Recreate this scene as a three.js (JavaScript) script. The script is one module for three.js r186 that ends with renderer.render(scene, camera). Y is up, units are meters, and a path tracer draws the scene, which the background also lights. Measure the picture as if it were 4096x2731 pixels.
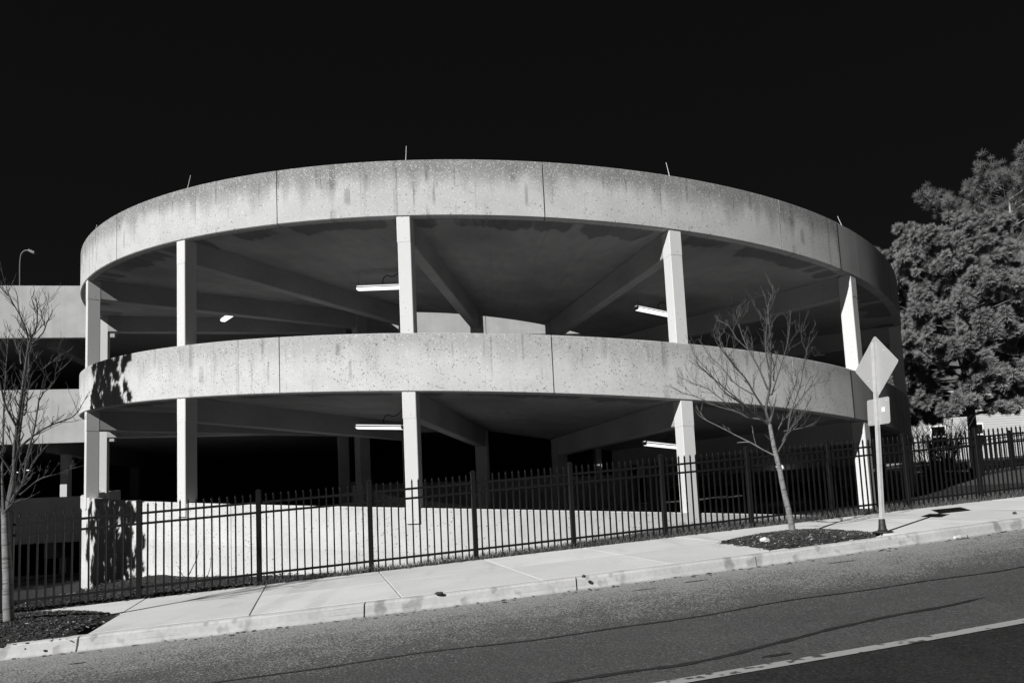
import * as THREE from 'three';
import { mergeGeometries } from 'three/addons/utils/BufferGeometryUtils.js';
import { RectAreaLightUniformsLib } from 'three/addons/lights/RectAreaLightUniformsLib.js';

// ---------------------------------------------------------------- camera, sky, sun, exposure
const scene = new THREE.Scene();
const W = 1024, H = 682, EYE = 1.5;
const camera = new THREE.PerspectiveCamera(2 * Math.atan(H / 2 / 770.56) * 180 / Math.PI, W / H, 0.1, 900);
camera.rotation.order = 'YXZ';
camera.rotation.set(0.102, -0.0178, -0.0464);
camera.position.set(0, EYE, 0);
camera.setViewOffset(W, H, 0, -86.66, W, H);            // risen lens, as in a shifted or cropped frame
camera.updateProjectionMatrix();

const SUN_AZ = -42.5 * Math.PI / 180, SUN_EL = 31.8 * Math.PI / 180;   // azimuth from +z towards +x
const sunDir = new THREE.Vector3(Math.sin(SUN_AZ) * Math.cos(SUN_EL), Math.sin(SUN_EL), Math.cos(SUN_AZ) * Math.cos(SUN_EL));
{ // deep-filtered black sky, a little lighter low down
  const w = 64, h = 32, d = new Float32Array(w * h * 4);
  for (let j = 0; j < h; j++) for (let i = 0; i < w; i++) {
    const el = ((j + .5) / h - .5) * Math.PI, k = (j * w + i) * 4;
    const v = 0.0030 + 0.0062 * Math.exp(-Math.max(0, el) / 0.22);
    d[k] = d[k + 1] = d[k + 2] = v; d[k + 3] = 1;
  }
  const t = new THREE.DataTexture(d, w, h, THREE.RGBAFormat, THREE.FloatType);
  t.mapping = THREE.EquirectangularReflectionMapping; t.magFilter = t.minFilter = THREE.LinearFilter; t.needsUpdate = true;
  scene.background = t; scene.environment = t;
}
const sun = new THREE.DirectionalLight(new THREE.Color().setRGB(1, 0.995, 0.985), 5);
sun.position.copy(sunDir).multiplyScalar(90).add(new THREE.Vector3(0, 2, -20));
sun.target.position.set(0, 2, -20); sun.castShadow = true;
sun.shadow.mapSize.set(4096, 4096);
Object.assign(sun.shadow.camera, { left: -45, right: 45, top: 40, bottom: -30, near: 1, far: 220 });
scene.add(sun, sun.target);
const renderer = new THREE.WebGLRenderer({ antialias: true });
renderer.setSize(W, H); renderer.toneMapping = THREE.LinearToneMapping; renderer.toneMappingExposure = 1.3;
renderer.shadowMap.enabled = true;
RectAreaLightUniformsLib.init();

// ---------------------------------------------------------------- helpers
function rng(seed) { let s = seed >>> 0; return () => { s = (s + 0x6D2B79F5) >>> 0; let t = s; t = Math.imul(t ^ t >>> 15, t | 1); t ^= t + Math.imul(t ^ t >>> 7, t | 61); return ((t ^ t >>> 14) >>> 0) / 4294967296; }; }
const V = (x, y, z) => new THREE.Vector3(x, y, z);
const lerp = (a, b, t) => a + (b - a) * t, clamp = (x, a = 0, b = 1) => Math.min(b, Math.max(a, x));
const sstep = (a, b, x) => { const t = clamp((x - a) / (b - a)); return t * t * (3 - 2 * t); };
const DEG = Math.PI / 180;
const taken = {};
function numbered(n) { const k = taken[n] = (taken[n] ?? -1) + 1; return k ? n + '_' + String(k).padStart(3, '0') : n; }
function shade(o) { o.traverse(m => { if (m.isMesh) { m.castShadow = m.receiveShadow = true; } }); return o; }
function tag(o, label, category, group) { o.userData.label = label; o.userData.category = category; if (group) o.userData.group = group; return o; }
function thing(name, pos, label, category, group) { const g = new THREE.Group(); g.name = numbered(name); g.position.set(...pos); scene.add(g); return tag(g, label, category, group); }
function part(parent, name, geo, mat) { const m = new THREE.Mesh(geo, mat); m.name = name; m.castShadow = m.receiveShadow = true; parent.add(m); return m; }
function struct(name, geo, mat) { const m = new THREE.Mesh(geo, mat); m.name = numbered(name); m.userData.kind = 'structure'; m.castShadow = m.receiveShadow = true; scene.add(m); return m; }
function fromArrays(pos, uv, idx, col) {
  const g = new THREE.BufferGeometry();
  g.setAttribute('position', new THREE.Float32BufferAttribute(pos, 3)); g.setAttribute('uv', new THREE.Float32BufferAttribute(uv, 2));
  if (col) g.setAttribute('color', new THREE.Float32BufferAttribute(col, 3));
  g.setIndex(idx); g.computeVertexNormals(); return g;
}
// tileable value noise
function noiseField(n, seed) { const r = rng(seed), a = new Float32Array(n * n); for (let i = 0; i < a.length; i++) a[i] = r(); return { n, a }; }
const NF = noiseField(256, 77);
function vn(x, y, px, py) { // period px,py (integers)
  let x0 = Math.floor(x), y0 = Math.floor(y); const fx = x - x0, fy = y - y0;
  const m = (v, p) => ((v % p) + p) % p;
  const x1 = m(x0 + 1, px), y1 = m(y0 + 1, py); x0 = m(x0, px); y0 = m(y0, py);
  const a = NF.a, n = 256, u = fx * fx * (3 - 2 * fx), w = fy * fy * (3 - 2 * fy);
  const g = (i, j) => a[((j * 37 + 11) % n) * n + ((i * 1 + j * 7) % n)];
  return lerp(lerp(g(x0, y0), g(x1, y0), u), lerp(g(x0, y1), g(x1, y1), u), w);
}
function fbm(u, v, fx, fy, oct) { let s = 0, a = .5, t = 0; for (let o = 0; o < oct; o++) { s += a * vn(u * fx, v * fy, fx, fy); t += a; a *= .5; fx *= 2; fy *= 2; } return s / t; }
const toS = l => { l = clamp(l); return l <= .0031308 ? 12.92 * l : 1.055 * Math.pow(l, 1 / 2.4) - .055; };
// fn(u,v,x,y) -> linear albedo; metres: size of the tile
function grayTex(w, h, sx, sy, fn, srgb = true) {
  const d = new Uint8Array(w * h * 4);
  for (let j = 0; j < h; j++) for (let i = 0; i < w; i++) {
    let v = fn((i + .5) / w, (j + .5) / h, i, j); v = Math.round(255 * (srgb ? toS(v) : clamp(v)));
    const k = (j * w + i) * 4; d[k] = d[k + 1] = d[k + 2] = v; d[k + 3] = 255;
  }
  const t = new THREE.DataTexture(d, w, h, THREE.RGBAFormat); t.wrapS = t.wrapT = THREE.RepeatWrapping; t.magFilter = THREE.LinearFilter; t.minFilter = THREE.LinearMipmapLinearFilter; t.generateMipmaps = true;
  if (srgb) t.colorSpace = THREE.SRGBColorSpace; t.repeat.set(1 / sx, 1 / sy); t.needsUpdate = true; return t;
}
// scattered marks painted to a float layer: kind(dx,dy in px) -> amount
function specks(w, h, n, seed, rmin, rmax, place, asp = 1) {
  const a = new Float32Array(w * h), r = rng(seed);
  for (let k = 0; k < n; k++) {
    const x = r() * w, y = r() * h, q = place ? place(x / w, y / h) : 1; if (r() > q) continue;
    const R = lerp(rmin, rmax, Math.pow(r(), 2.2)), s = .6 + .8 * r(), th = r() * 3.14, c = Math.cos(th), sn = Math.sin(th), st = .55 + .45 * r();
    const B = Math.ceil(R * 1.8 * asp);
    for (let dy = -B; dy <= B; dy++) for (let dx = -B; dx <= B; dx++) {
      const p = (dx * c + dy * sn) / R, t = (-dx * sn + dy * c) / (R * s), d = p * p + t * t; if (d > 1) continue;
      const X = ((Math.floor(x + dx) % w) + w) % w, Y = ((Math.floor(y + dy) % h) + h) % h; a[Y * w + X] = Math.max(a[Y * w + X], st * (1 - d * .4));
    }
  }
  return a;
}
const mat = (albedo, rough = .9, extra = {}) => new THREE.MeshStandardMaterial({ color: new THREE.Color().setRGB(albedo, albedo, albedo), roughness: rough, metalness: 0, ...extra });
const dullMat = (map, rough = .95, extra = {}) => new THREE.MeshPhysicalMaterial({ map, roughness: rough, specularIntensity: .3, ...extra });
const mapMat = (map, rough = .92, extra = {}) => new THREE.MeshStandardMaterial({ map, roughness: rough, metalness: 0, ...extra });
// ---- materials
const M = {};
{ // weathered exposed-aggregate parapet: stained upper edge, drips, light stones, dark pits
  const w = 2048, h = 256, sx = 10.24, sy = 1.28;
  const mk = (seed, stain, pits, stones, base, drip) => {
    const topness = v => clamp((v * sy - .35) / .75);
    const bright = specks(w, h, stones, seed, .7, 2.3, (u, v) => .22 + .78 * topness(v) * (.4 + .9 * fbm(u, v, 12, 3, 2)));
    const dark = specks(w, h, pits, seed + 5, .9, 2.8, (u, v) => fbm(u + .3, v, 9, 2, 2) > .5 ? .9 : .25);
    const holes = specks(w, h, 46, seed + 9, 2.4, 4.2);
    const f = (u0, v, x, y) => {
      const u = u0 + seed * .0137, m = v * sy;                                  // metres above the lower edge
      const cl = fbm(u, v, 20, 4, 4), fine = fbm(u, v, 300, 40, 2);
      const streak = fbm(u, .3, 150, 1, 2), streak2 = fbm(u + .37, .7, 34, 1, 3);
      const reach = .16 + .55 * fbm(u + .11, .2, 60, 1, 3) * streak2 * 2;   // how far each drip runs down
      let st = stain * sstep(reach + .25, reach * .2, 1.16 - m - .05 * cl) * (.55 + .5 * cl);
      st += drip * sstep(.6, .78, streak) * sstep(.45, .7, fbm(u, v, 40, 3, 2));
      let a = base * (.86 + .22 * cl + .10 * (fine - .5));
      a *= 1 - clamp(st, 0, .62);
      const i = y * w + x;
      a = lerp(a, .82, bright[i] * .55); a = lerp(a, .05, dark[i] * .85); a = lerp(a, .09, holes[i] * .8);
      return a;
    };
    const map = grayTex(w, h, sx, sy, f);
    const bump = grayTex(w, h, sx, sy, (u, v, x, y) => .5 + .3 * bright[y * w + x] - .5 * dark[y * w + x] - .5 * holes[y * w + x] + .15 * (fbm(u, v, 300, 40, 2) - .5), false);
    return mapMat(map, .95, { bumpMap: bump, bumpScale: .006 });
  };
  M.parapetTop = mk(11, .66, 1500, 17000, .425, .34);
  M.parapetMid = mk(37, .34, 4200, 8000, .475, .26);
  M.wallLow = mk(61, .10, 2000, 1800, .52, .12);
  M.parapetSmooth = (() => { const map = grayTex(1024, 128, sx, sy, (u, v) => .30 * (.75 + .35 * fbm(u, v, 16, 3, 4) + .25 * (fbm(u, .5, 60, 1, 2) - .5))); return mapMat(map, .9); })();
}
{ // soffit: u along the curve, v metres in from the outer face; board joints and a ragged water stain near the edge
  const map = grayTex(2048, 1024, 10.24, 8.3, (u, v) => {
    const m = v * 8.3, s = fbm(u, v, 6, 12, 4), f = fbm(u, v, 60, 24, 3), b = fbm(u + .5, v + .2, 4, 3, 3), e = fbm(u, v * .4, 22, 6, 4);
    let a = .33 * (.70 + .36 * s + .22 * (f - .5));
    a *= 1 - .40 * sstep(.55, .72, b) * f;
    const reach = .45 + 1.1 * (e - .35); a *= 1 - .55 * sstep(.16, .2, m) * sstep(reach + .12, reach, m) * sstep(.34, .5, e) * (.6 + .5 * f);
    const jx = Math.abs(((u * 10.24) % 1.28) - .64) > .632 ? .84 : 1, jy = Math.abs((m % 2.44) - 1.22) > 1.212 ? .88 : 1;
    return a * jx * jy;
  });
  M.soffit = mapMat(map, .9);
}
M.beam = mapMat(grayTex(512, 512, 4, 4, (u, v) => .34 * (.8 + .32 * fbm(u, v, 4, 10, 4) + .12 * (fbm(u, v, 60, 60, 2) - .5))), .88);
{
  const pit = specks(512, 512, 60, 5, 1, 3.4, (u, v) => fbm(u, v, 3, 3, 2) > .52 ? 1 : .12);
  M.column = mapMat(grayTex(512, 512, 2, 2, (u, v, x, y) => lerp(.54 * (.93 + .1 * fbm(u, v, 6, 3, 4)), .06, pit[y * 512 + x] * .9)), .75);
}
M.spandrel = mapMat(grayTex(1024, 256, 12, 3, (u, v) => .39 * (.82 + .28 * fbm(u, v, 30, 8, 4) + .10 * (fbm(u, .5, 90, 1, 2) - .5))), .92);
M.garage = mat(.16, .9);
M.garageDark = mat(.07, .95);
{
  const st = specks(1024, 1024, 420, 21, .8, 2.2), w = 1024;
  const f = (base, rough) => (u, v, x, y) => { const c = fbm(u, v, 5, 5, 5), fi = fbm(u, v, 180, 180, 2), m = fbm(u + .4, v, 14, 3, 3); return lerp(base * (.84 + .24 * c + .12 * (fi - .5) - .12 * sstep(.6, .8, m)), .12, st[y * w + x] * .55); };
  M.walk = [0, 1, 2].map(k => mapMat(grayTex(1024, 1024, 4, 4, f(.50 + .025 * k), true), .93));
  M.walk.forEach((m, k) => { m.map.offset.set(.31 * k, .17 * k); });
  M.kerb = mapMat(grayTex(1024, 256, 4, 1, (u, v, x, y) => .46 * (.72 + .34 * fbm(u, v, 18, 5, 4) + .16 * (fbm(u, v, 160, 50, 2) - .5) - .3 * sstep(.58, .75, fbm(u, v + .3, 30, 9, 3)))), .93);
}
{
  const n = 2048, mk = (seed, base, contrast, count) => {
    const light = specks(n, n, count, seed, .8, 2.6), dk = specks(n, n, count, seed + 3, .9, 2.8);
    const map = grayTex(n, n, 7.3, 7.3, (u, v, x, y) => {
      const c = fbm(u, v, 4, 4, 4), m = fbm(u + .2, v + .6, 26, 26, 3), fi = fbm(u, v, 500, 500, 2);
      let a = base * (.62 + .5 * c + .42 * (m - .5) + contrast * (fi - .5));
      a = lerp(a, base * 2.6, light[y * n + x] * .5); a = lerp(a, base * .28, dk[y * n + x] * .6); return a;
    });
    return dullMat(map, .9);
  };
  M.asphaltFar = mk(307, .022, .9, 60000);
  // near lane: u along the road, v metres out from the kerb; the brightness fade away from the kerb is put into the colour
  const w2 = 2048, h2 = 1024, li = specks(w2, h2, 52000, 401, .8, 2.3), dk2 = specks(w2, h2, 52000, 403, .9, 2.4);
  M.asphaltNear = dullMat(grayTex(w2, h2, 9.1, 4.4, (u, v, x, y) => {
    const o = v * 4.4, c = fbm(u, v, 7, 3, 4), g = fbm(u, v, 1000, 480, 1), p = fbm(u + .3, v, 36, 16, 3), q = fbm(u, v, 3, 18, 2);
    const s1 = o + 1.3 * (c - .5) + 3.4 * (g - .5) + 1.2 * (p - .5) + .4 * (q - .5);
    let a = s1 < 1.25 ? .25 : .062;                      // pale by the kerb, dark farther out: painted fade, dithered stone by stone
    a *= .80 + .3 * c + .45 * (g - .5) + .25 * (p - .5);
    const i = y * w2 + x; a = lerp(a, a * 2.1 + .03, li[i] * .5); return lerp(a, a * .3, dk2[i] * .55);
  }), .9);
  M.asphaltNear.bumpMap = M.asphaltFar.bumpMap = grayTex(1024, 1024, 3.65, 3.65, (u, v) => fbm(u, v, 256, 256, 2), false);
  for (const k of ['asphaltNear', 'asphaltFar']) M[k].bumpScale = .005;
}
M.tar = mat(.012, .55); M.paint = mapMat(grayTex(1024, 128, 8, .3, (u, v) => { const w = fbm(u, v, 120, 6, 3), b = fbm(u, v, 30, 2, 3); return lerp(.27, .04, sstep(.60, .70, w * .7 + b * .35)); }), .7);
M.fence = new THREE.MeshPhysicalMaterial({ color: new THREE.Color().setRGB(.007, .007, .007), roughness: .5, specularIntensity: .35 }); M.galv = mapMat(grayTex(256, 256, .5, .5, (u, v) => .46 * (.85 + .3 * fbm(u, v, 10, 10, 3))), .6);
M.aluminium = mapMat(grayTex(512, 512, 1, 1, (u, v) => .40 * (.93 + .1 * fbm(u, v, 4, 12, 4))), .45, { metalness: .2 });
M.white = mat(.78, .6); M.rubber = mat(.02, .6); M.steel = mat(.3, .5, { metalness: .5 }); M.darkSteel = mat(.035, .5);
M.bark = mapMat(grayTex(256, 512, .3, .6, (u, v) => .20 * (.55 + .7 * fbm(u, v, 6, 12, 4)) * (fbm(u, v + .3, 2, 40, 2) > .68 ? .5 : 1)), .9);
M.twig = mat(.065, .85); M.twigPale = mat(.20, .8);
M.pineBark = mat(.10, .95); M.pineBarkPale = mat(.34, .9);
M.mulch = dullMat(grayTex(512, 512, 1, 1, (u, v) => .022 * (.5 + 1.1 * fbm(u, v, 24, 10, 4))), .98);
M.soil = dullMat(grayTex(512, 512, 2, 2, (u, v) => .045 * (.5 + 1.1 * fbm(u, v, 16, 16, 4))), .98);
M.lawn = dullMat(grayTex(512, 512, 3, 3, (u, v) => .055 * (.5 + 1.1 * fbm(u, v, 20, 20, 5))), .98);
M.lampGlow = new THREE.MeshStandardMaterial({ color: 0xffffff, emissive: 0xffffff, emissiveIntensity: 1.0, roughness: .5 });

// ---------------------------------------------------------------- lie of the land
const plane = (x, z) => .0463 * x - .029 * z + .39;                   // pavement surface
const fenceZ = x => -12.176 - .2334 * x;
const kerbZ = x => { const c = clamp(x, -7, 8.5), q = -8.616 - .2082 * c - .0089 * c * c; return q + (x - c) * (x < c ? -.16 : -.30); };
const RC = V(0, 0, -28.128), R = 13.418, RIN = 5.2, LEVEL = 3.52, PANEL = 1.161;
const helix = t => -.84106 * t;                                       // the ramp falls to the right
const soffitY = (l, t) => 7.232 - LEVEL * l + helix(t);
const wallTop = t => 1.47 + helix(t);
function groundY(x, z) {
  const back = clamp((fenceZ(x) - z - .05) / 2.2);
  let dip = .26 * sstep(3.4, -1.5, x) * sstep(-8, -3, x) + .14 * sstep(-3, -7, x) + .42 * sstep(-7.6, -10.5, x);
  dip += .20 * sstep(4.2, 6.8, x) * sstep(20, 12, x); dip = dip * back + .03 * sstep(-.2, .3, fenceZ(x) - z);
  const far = sstep(-45, -90, z);
  return plane(clamp(x, -70, 70), Math.max(z, -60)) - dip + .03 * (fbm(x / 40 + 5, z / 40 + 5, 80, 80, 2) - .5) * back - far * 1.5;
}
function sheet(xs, zf, cols, yf, mFn) { // rows along x, cols across t 0..1
  const pos = [], uv = [], idx = [], n = cols + 1;
  for (const x0 of xs) for (let j = 0; j <= cols; j++) { const [x, z] = zf(x0, j / cols); pos.push(x, yf(x, z), z); uv.push(x, -z); }
  for (let i = 0; i + 1 < xs.length; i++) for (let j = 0; j < cols; j++) { const a = i * n + j, b = a + n; idx.push(a, b, a + 1, b, b + 1, a + 1); }
  return fromArrays(pos, uv, idx);
}
const range = (a, b, n) => Array.from({ length: n + 1 }, (_, i) => lerp(a, b, i / n));
// far ground, then the land behind the fence
struct('ground', sheet([-420, -150, -70, -40, 0, 40, 70, 150, 420], (x, t) => [x, lerp(40, -420, t)], 24, (x, z) => plane(clamp(x, -70, 70), clamp(z, -60, 20)) - 1.7 - (z < -60 ? 1.5 : 0)), M.lawn);
struct('lawn', sheet(range(-60, 70, 260), (x, t) => [x, lerp(fenceZ(x) - .02, -85, t * t)], 90, groundY), M.lawn);

// ---- road
const roadY = (x, z) => plane(x, z) - .14;
const road = new THREE.Group(); road.name = 'road'; road.userData.kind = 'structure'; scene.add(road);
const xsRoad = range(-60, 60, 240);
const seamOff = x => 2.35 + .05 * Math.sin(x * 1.7) + .025 * Math.sin(x * 4.1 + 1);
const lineOff = x => 4.18 - .01 * x;
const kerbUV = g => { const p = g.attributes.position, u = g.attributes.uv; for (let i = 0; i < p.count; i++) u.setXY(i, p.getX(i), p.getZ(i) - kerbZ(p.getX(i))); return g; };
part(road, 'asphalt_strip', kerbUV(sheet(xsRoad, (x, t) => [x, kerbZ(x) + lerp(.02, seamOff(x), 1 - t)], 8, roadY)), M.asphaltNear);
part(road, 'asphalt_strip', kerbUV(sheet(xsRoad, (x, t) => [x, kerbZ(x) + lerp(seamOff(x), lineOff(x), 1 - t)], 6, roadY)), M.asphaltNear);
part(road, 'asphalt_strip', sheet(xsRoad, (x, t) => [x, kerbZ(x) + lerp(lineOff(x), 26, 1 - t)], 12, roadY), M.asphaltFar);
part(road, 'painted_line', sheet(range(-60, 60, 480), (x, t) => [x, kerbZ(x) + lineOff(x) + lerp(-.055, .055, 1 - t)], 1, (x, z) => roadY(x, z) + .005), M.paint);
{ const r = rng(4); const ws = {}; const wob = (x, k) => .5 + .5 * Math.sin(x * 9.1 + k) * Math.sin(x * 23.7 + 2 * k);
  part(road, 'tar_seam', sheet(range(-12, 16, 420), (x, t) => { const w = .012 + .016 * wob(x, 1); return [x, kerbZ(x) + seamOff(x) + lerp(-w, w, 1 - t)]; }, 1, (x, z) => roadY(x, z) + .004), M.tar);
  const pts = [[-4, -3.9], [-1.2, -4.45], [.3, -4.92], [1.06, -5.03], [1.61, -5.25], [1.95, -5.42], [2.33, -5.66], [3.08, -5.93], [3.88, -6.23]];
  const cz = x => { for (let i = 0; i + 1 < pts.length; i++) if (x <= pts[i + 1][0]) { const t = (x - pts[i][0]) / (pts[i + 1][0] - pts[i][0]); return lerp(pts[i][1], pts[i + 1][1], t); } return pts.at(-1)[1]; };
  part(road, 'tar_seam', sheet(range(-4, 3.88, 200), (x, t) => { const w = (.018 + .022 * wob(x, 3)) * sstep(3.9, 3.5, x); return [x, cz(x) + .015 * Math.sin(x * 6) + lerp(-w, w, 1 - t)]; }, 1, (x, z) => roadY(x, z) + .004), M.tar);
  for (const [x, z, rx, rz] of [[1.72, -5.05, .09, .028], [2.1, -8.6, .14, .018], [1.5, -8.35, .16, .014], [-3.9, -7.2, .07, .02], [3.9, -9.0, .2, .018]]) {
    const n = 14, pos = [x, roadY(x, z) + .004, z], uv = [0, 0], idx = [];
    for (let i = 0; i < n; i++) { const a = i / n * 6.283, k = .75 + .5 * r(), X = x + rx * k * Math.cos(a), Z = z + rz * k * Math.sin(a) - (X => .2 * (X - x))(x + rx * k * Math.cos(a)); pos.push(X, roadY(X, Z) + .004, Z); uv.push(X, Z); idx.push(0, 1 + (i + 1) % n, 1 + i); }
    part(road, 'tar_spot', fromArrays(pos, uv, idx), M.tar);
  } }
// ---- kerb, cast in lengths with open joints
{ const kerb = new THREE.Group(); kerb.name = 'kerb'; kerb.userData.kind = 'structure'; scene.add(kerb);
  const js = [-60, -45, -30, -18, -12.6, -9.8, -7.0, -4.27, -1.5, .80, 3.02, 6.6, 9.6, 12.4, 18, 30, 60];
  const prof = [[-.17, 0], [-.05, .002], [-.018, -.006], [-.002, -.026], [.012, -.09], [.026, -.13], [.034, -.30], [-.17, -.30]];
  for (let i = 0; i + 1 < js.length; i++) {
    const a = js[i] + .008, b = js[i + 1] - .008, n = Math.max(4, Math.ceil((b - a) / .25)), pos = [], uv = [], idx = []; let base = 0;
    for (let k = 0; k < prof.length; k++) { const p = prof[k], q = prof[(k + 1) % prof.length];
      for (let s = 0; s <= n; s++) { const x = lerp(a, b, s / n), wob = .004 * Math.sin(x * 7 + k) * Math.sin(x * 17.3);
        for (const [o, h] of [p, q]) { const z = kerbZ(x) + o + wob; pos.push(x, plane(x, kerbZ(x)) + h, z); uv.push(x, o + h); } }
      for (let s = 0; s < n; s++) { const e = base + s * 2; idx.push(e, e + 1, e + 2, e + 1, e + 3, e + 2); } base += (n + 1) * 2; }
    for (const x of [a, b]) { const s0 = base; prof.forEach(([o, h]) => { pos.push(x, plane(x, kerbZ(x)) + h, kerbZ(x) + o); uv.push(o, h); }); base += prof.length; for (let k = 1; k + 1 < prof.length; k++) idx.push(s0, s0 + k, s0 + k + 1); }
    part(kerb, 'kerb_length', fromArrays(pos, uv, idx), M.kerb);
  } }
// ---- pavement slabs, two rows
{ const walk = new THREE.Group(); walk.name = 'pavement'; walk.userData.kind = 'structure'; scene.add(walk); const r = rng(9);
  const edge = (k, t) => { const xf = -5.0 + 1.56 * k, xk = xf + .74, z0 = fenceZ(xf) + .04, z1 = kerbZ(xk) - .172; return [lerp(xf, xk, t), lerp(z0, z1, t)]; };
  for (let k = -9; k <= 10; k++) for (let row = 0; row < 2; row++) {
    if (row && (k === 5 || k === -1)) continue;                       // tree pits
    const t0 = row ? .502 : 0, t1 = row ? 1 : .498, g = .006 + (k === 1 || k === 2 ? .004 : 0), dz = (r() - .5) * .006;
    const c = [edge(k, t0), edge(k + 1, t0), edge(k + 1, t1), edge(k, t1)]; c[0][0] += g; c[3][0] += g; c[1][0] -= g; c[2][0] -= g;
    const cx = (c[0][0] + c[2][0]) / 2, cz = (c[0][1] + c[2][1]) / 2, pos = [], uv = [], idx = [];
    const ring = (inset, dy) => { const s = pos.length / 3; for (const [x, z] of c) { const X = x + Math.sign(cx - x) * inset, Z = z + Math.sign(cz - z) * inset; pos.push(X, plane(X, Z) + dy + dz, Z); uv.push(X, Z); } return s; };
    const A = ring(.003, 0), B = ring(0, -.003), C = ring(0, -.12);
    idx.push(A, A + 2, A + 1, A, A + 3, A + 2); for (const [p, q] of [[A, B], [B, C]]) for (let e = 0; e < 4; e++) { const f = (e + 1) % 4; idx.push(p + e, p + f, q + e, p + f, q + f, q + e); }
    const gm = fromArrays(pos, uv, idx).toNonIndexed(); gm.computeVertexNormals();
    part(walk, 'slab', gm, M.walk[Math.floor(r() * 3)]);
  }
  part(walk, 'bedding', sheet(range(-22, 22, 88), (x, t) => [x, lerp(kerbZ(x) - .18, fenceZ(x) + .03, t)], 6, (x, z) => plane(x, z) - .1), M.soil);
}

// ---------------------------------------------------------------- the ramp
// sweep a closed (radius, height) outline round the ramp's axis
function sweep(prof, t0, t1, n, caps = true) {
  const pos = [], uv = [], idx = []; let base = 0; const P = range(t0, t1, n).map(t => [t, prof(t)]), m = P[0][1].length;
  let v0 = 0;
  for (let k = 0; k < m; k++) { const q0 = P[0][1][k], q1 = P[0][1][(k + 1) % m], L = Math.hypot(q1[0] - q0[0], q1[1] - q0[1]);
    for (const [t, pr] of P) for (const [i, w] of [[k, v0], [(k + 1) % m, v0 + L]]) { const [r, y] = pr[i]; pos.push(r * Math.sin(t), y, r * Math.cos(t)); uv.push(R * t, w); }
    for (let s = 0; s < n; s++) { const e = base + s * 2; idx.push(e, e + 2, e + 1, e + 1, e + 2, e + 3); } base += (n + 1) * 2; v0 += L; }
  if (caps) for (const [t, pr, flip] of [[...P[0], 0], [...P.at(-1), 1]]) { pr.forEach(([r, y]) => { pos.push(r * Math.sin(t), y, r * Math.cos(t)); uv.push(r, y); }); for (let k = 1; k + 1 < m; k++) flip ? idx.push(base, base + k + 1, base + k) : idx.push(base, base + k, base + k + 1); base += m; }
  return fromArrays(pos, uv, idx);
}
function chamferBox(w, h, d, c = .012) { // centred in x,z, base at y=0
  const s = new THREE.Shape(); const a = w / 2, b = d / 2;
  s.moveTo(-a + c, -b); s.lineTo(a - c, -b); s.lineTo(a, -b + c); s.lineTo(a, b - c); s.lineTo(a - c, b); s.lineTo(-a + c, b); s.lineTo(-a, b - c); s.lineTo(-a, -b + c); s.closePath();
  const g = new THREE.ExtrudeGeometry(s, { depth: h, bevelEnabled: false }); g.rotateX(-Math.PI / 2); return g;
}
const COLS = [-77.5, -53.8, -30.7, -7.3, 16.5, 40.3, 64.3, 88], JOINTS = [-65.6, -42.2, -19.0, 4.75, 28.5, 52.3, 76.2];
const ramp = thing('parking_ramp', [RC.x, 0, RC.z], 'round concrete parking ramp with two curved parapet bands on white columns', 'parking ramp');
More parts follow.
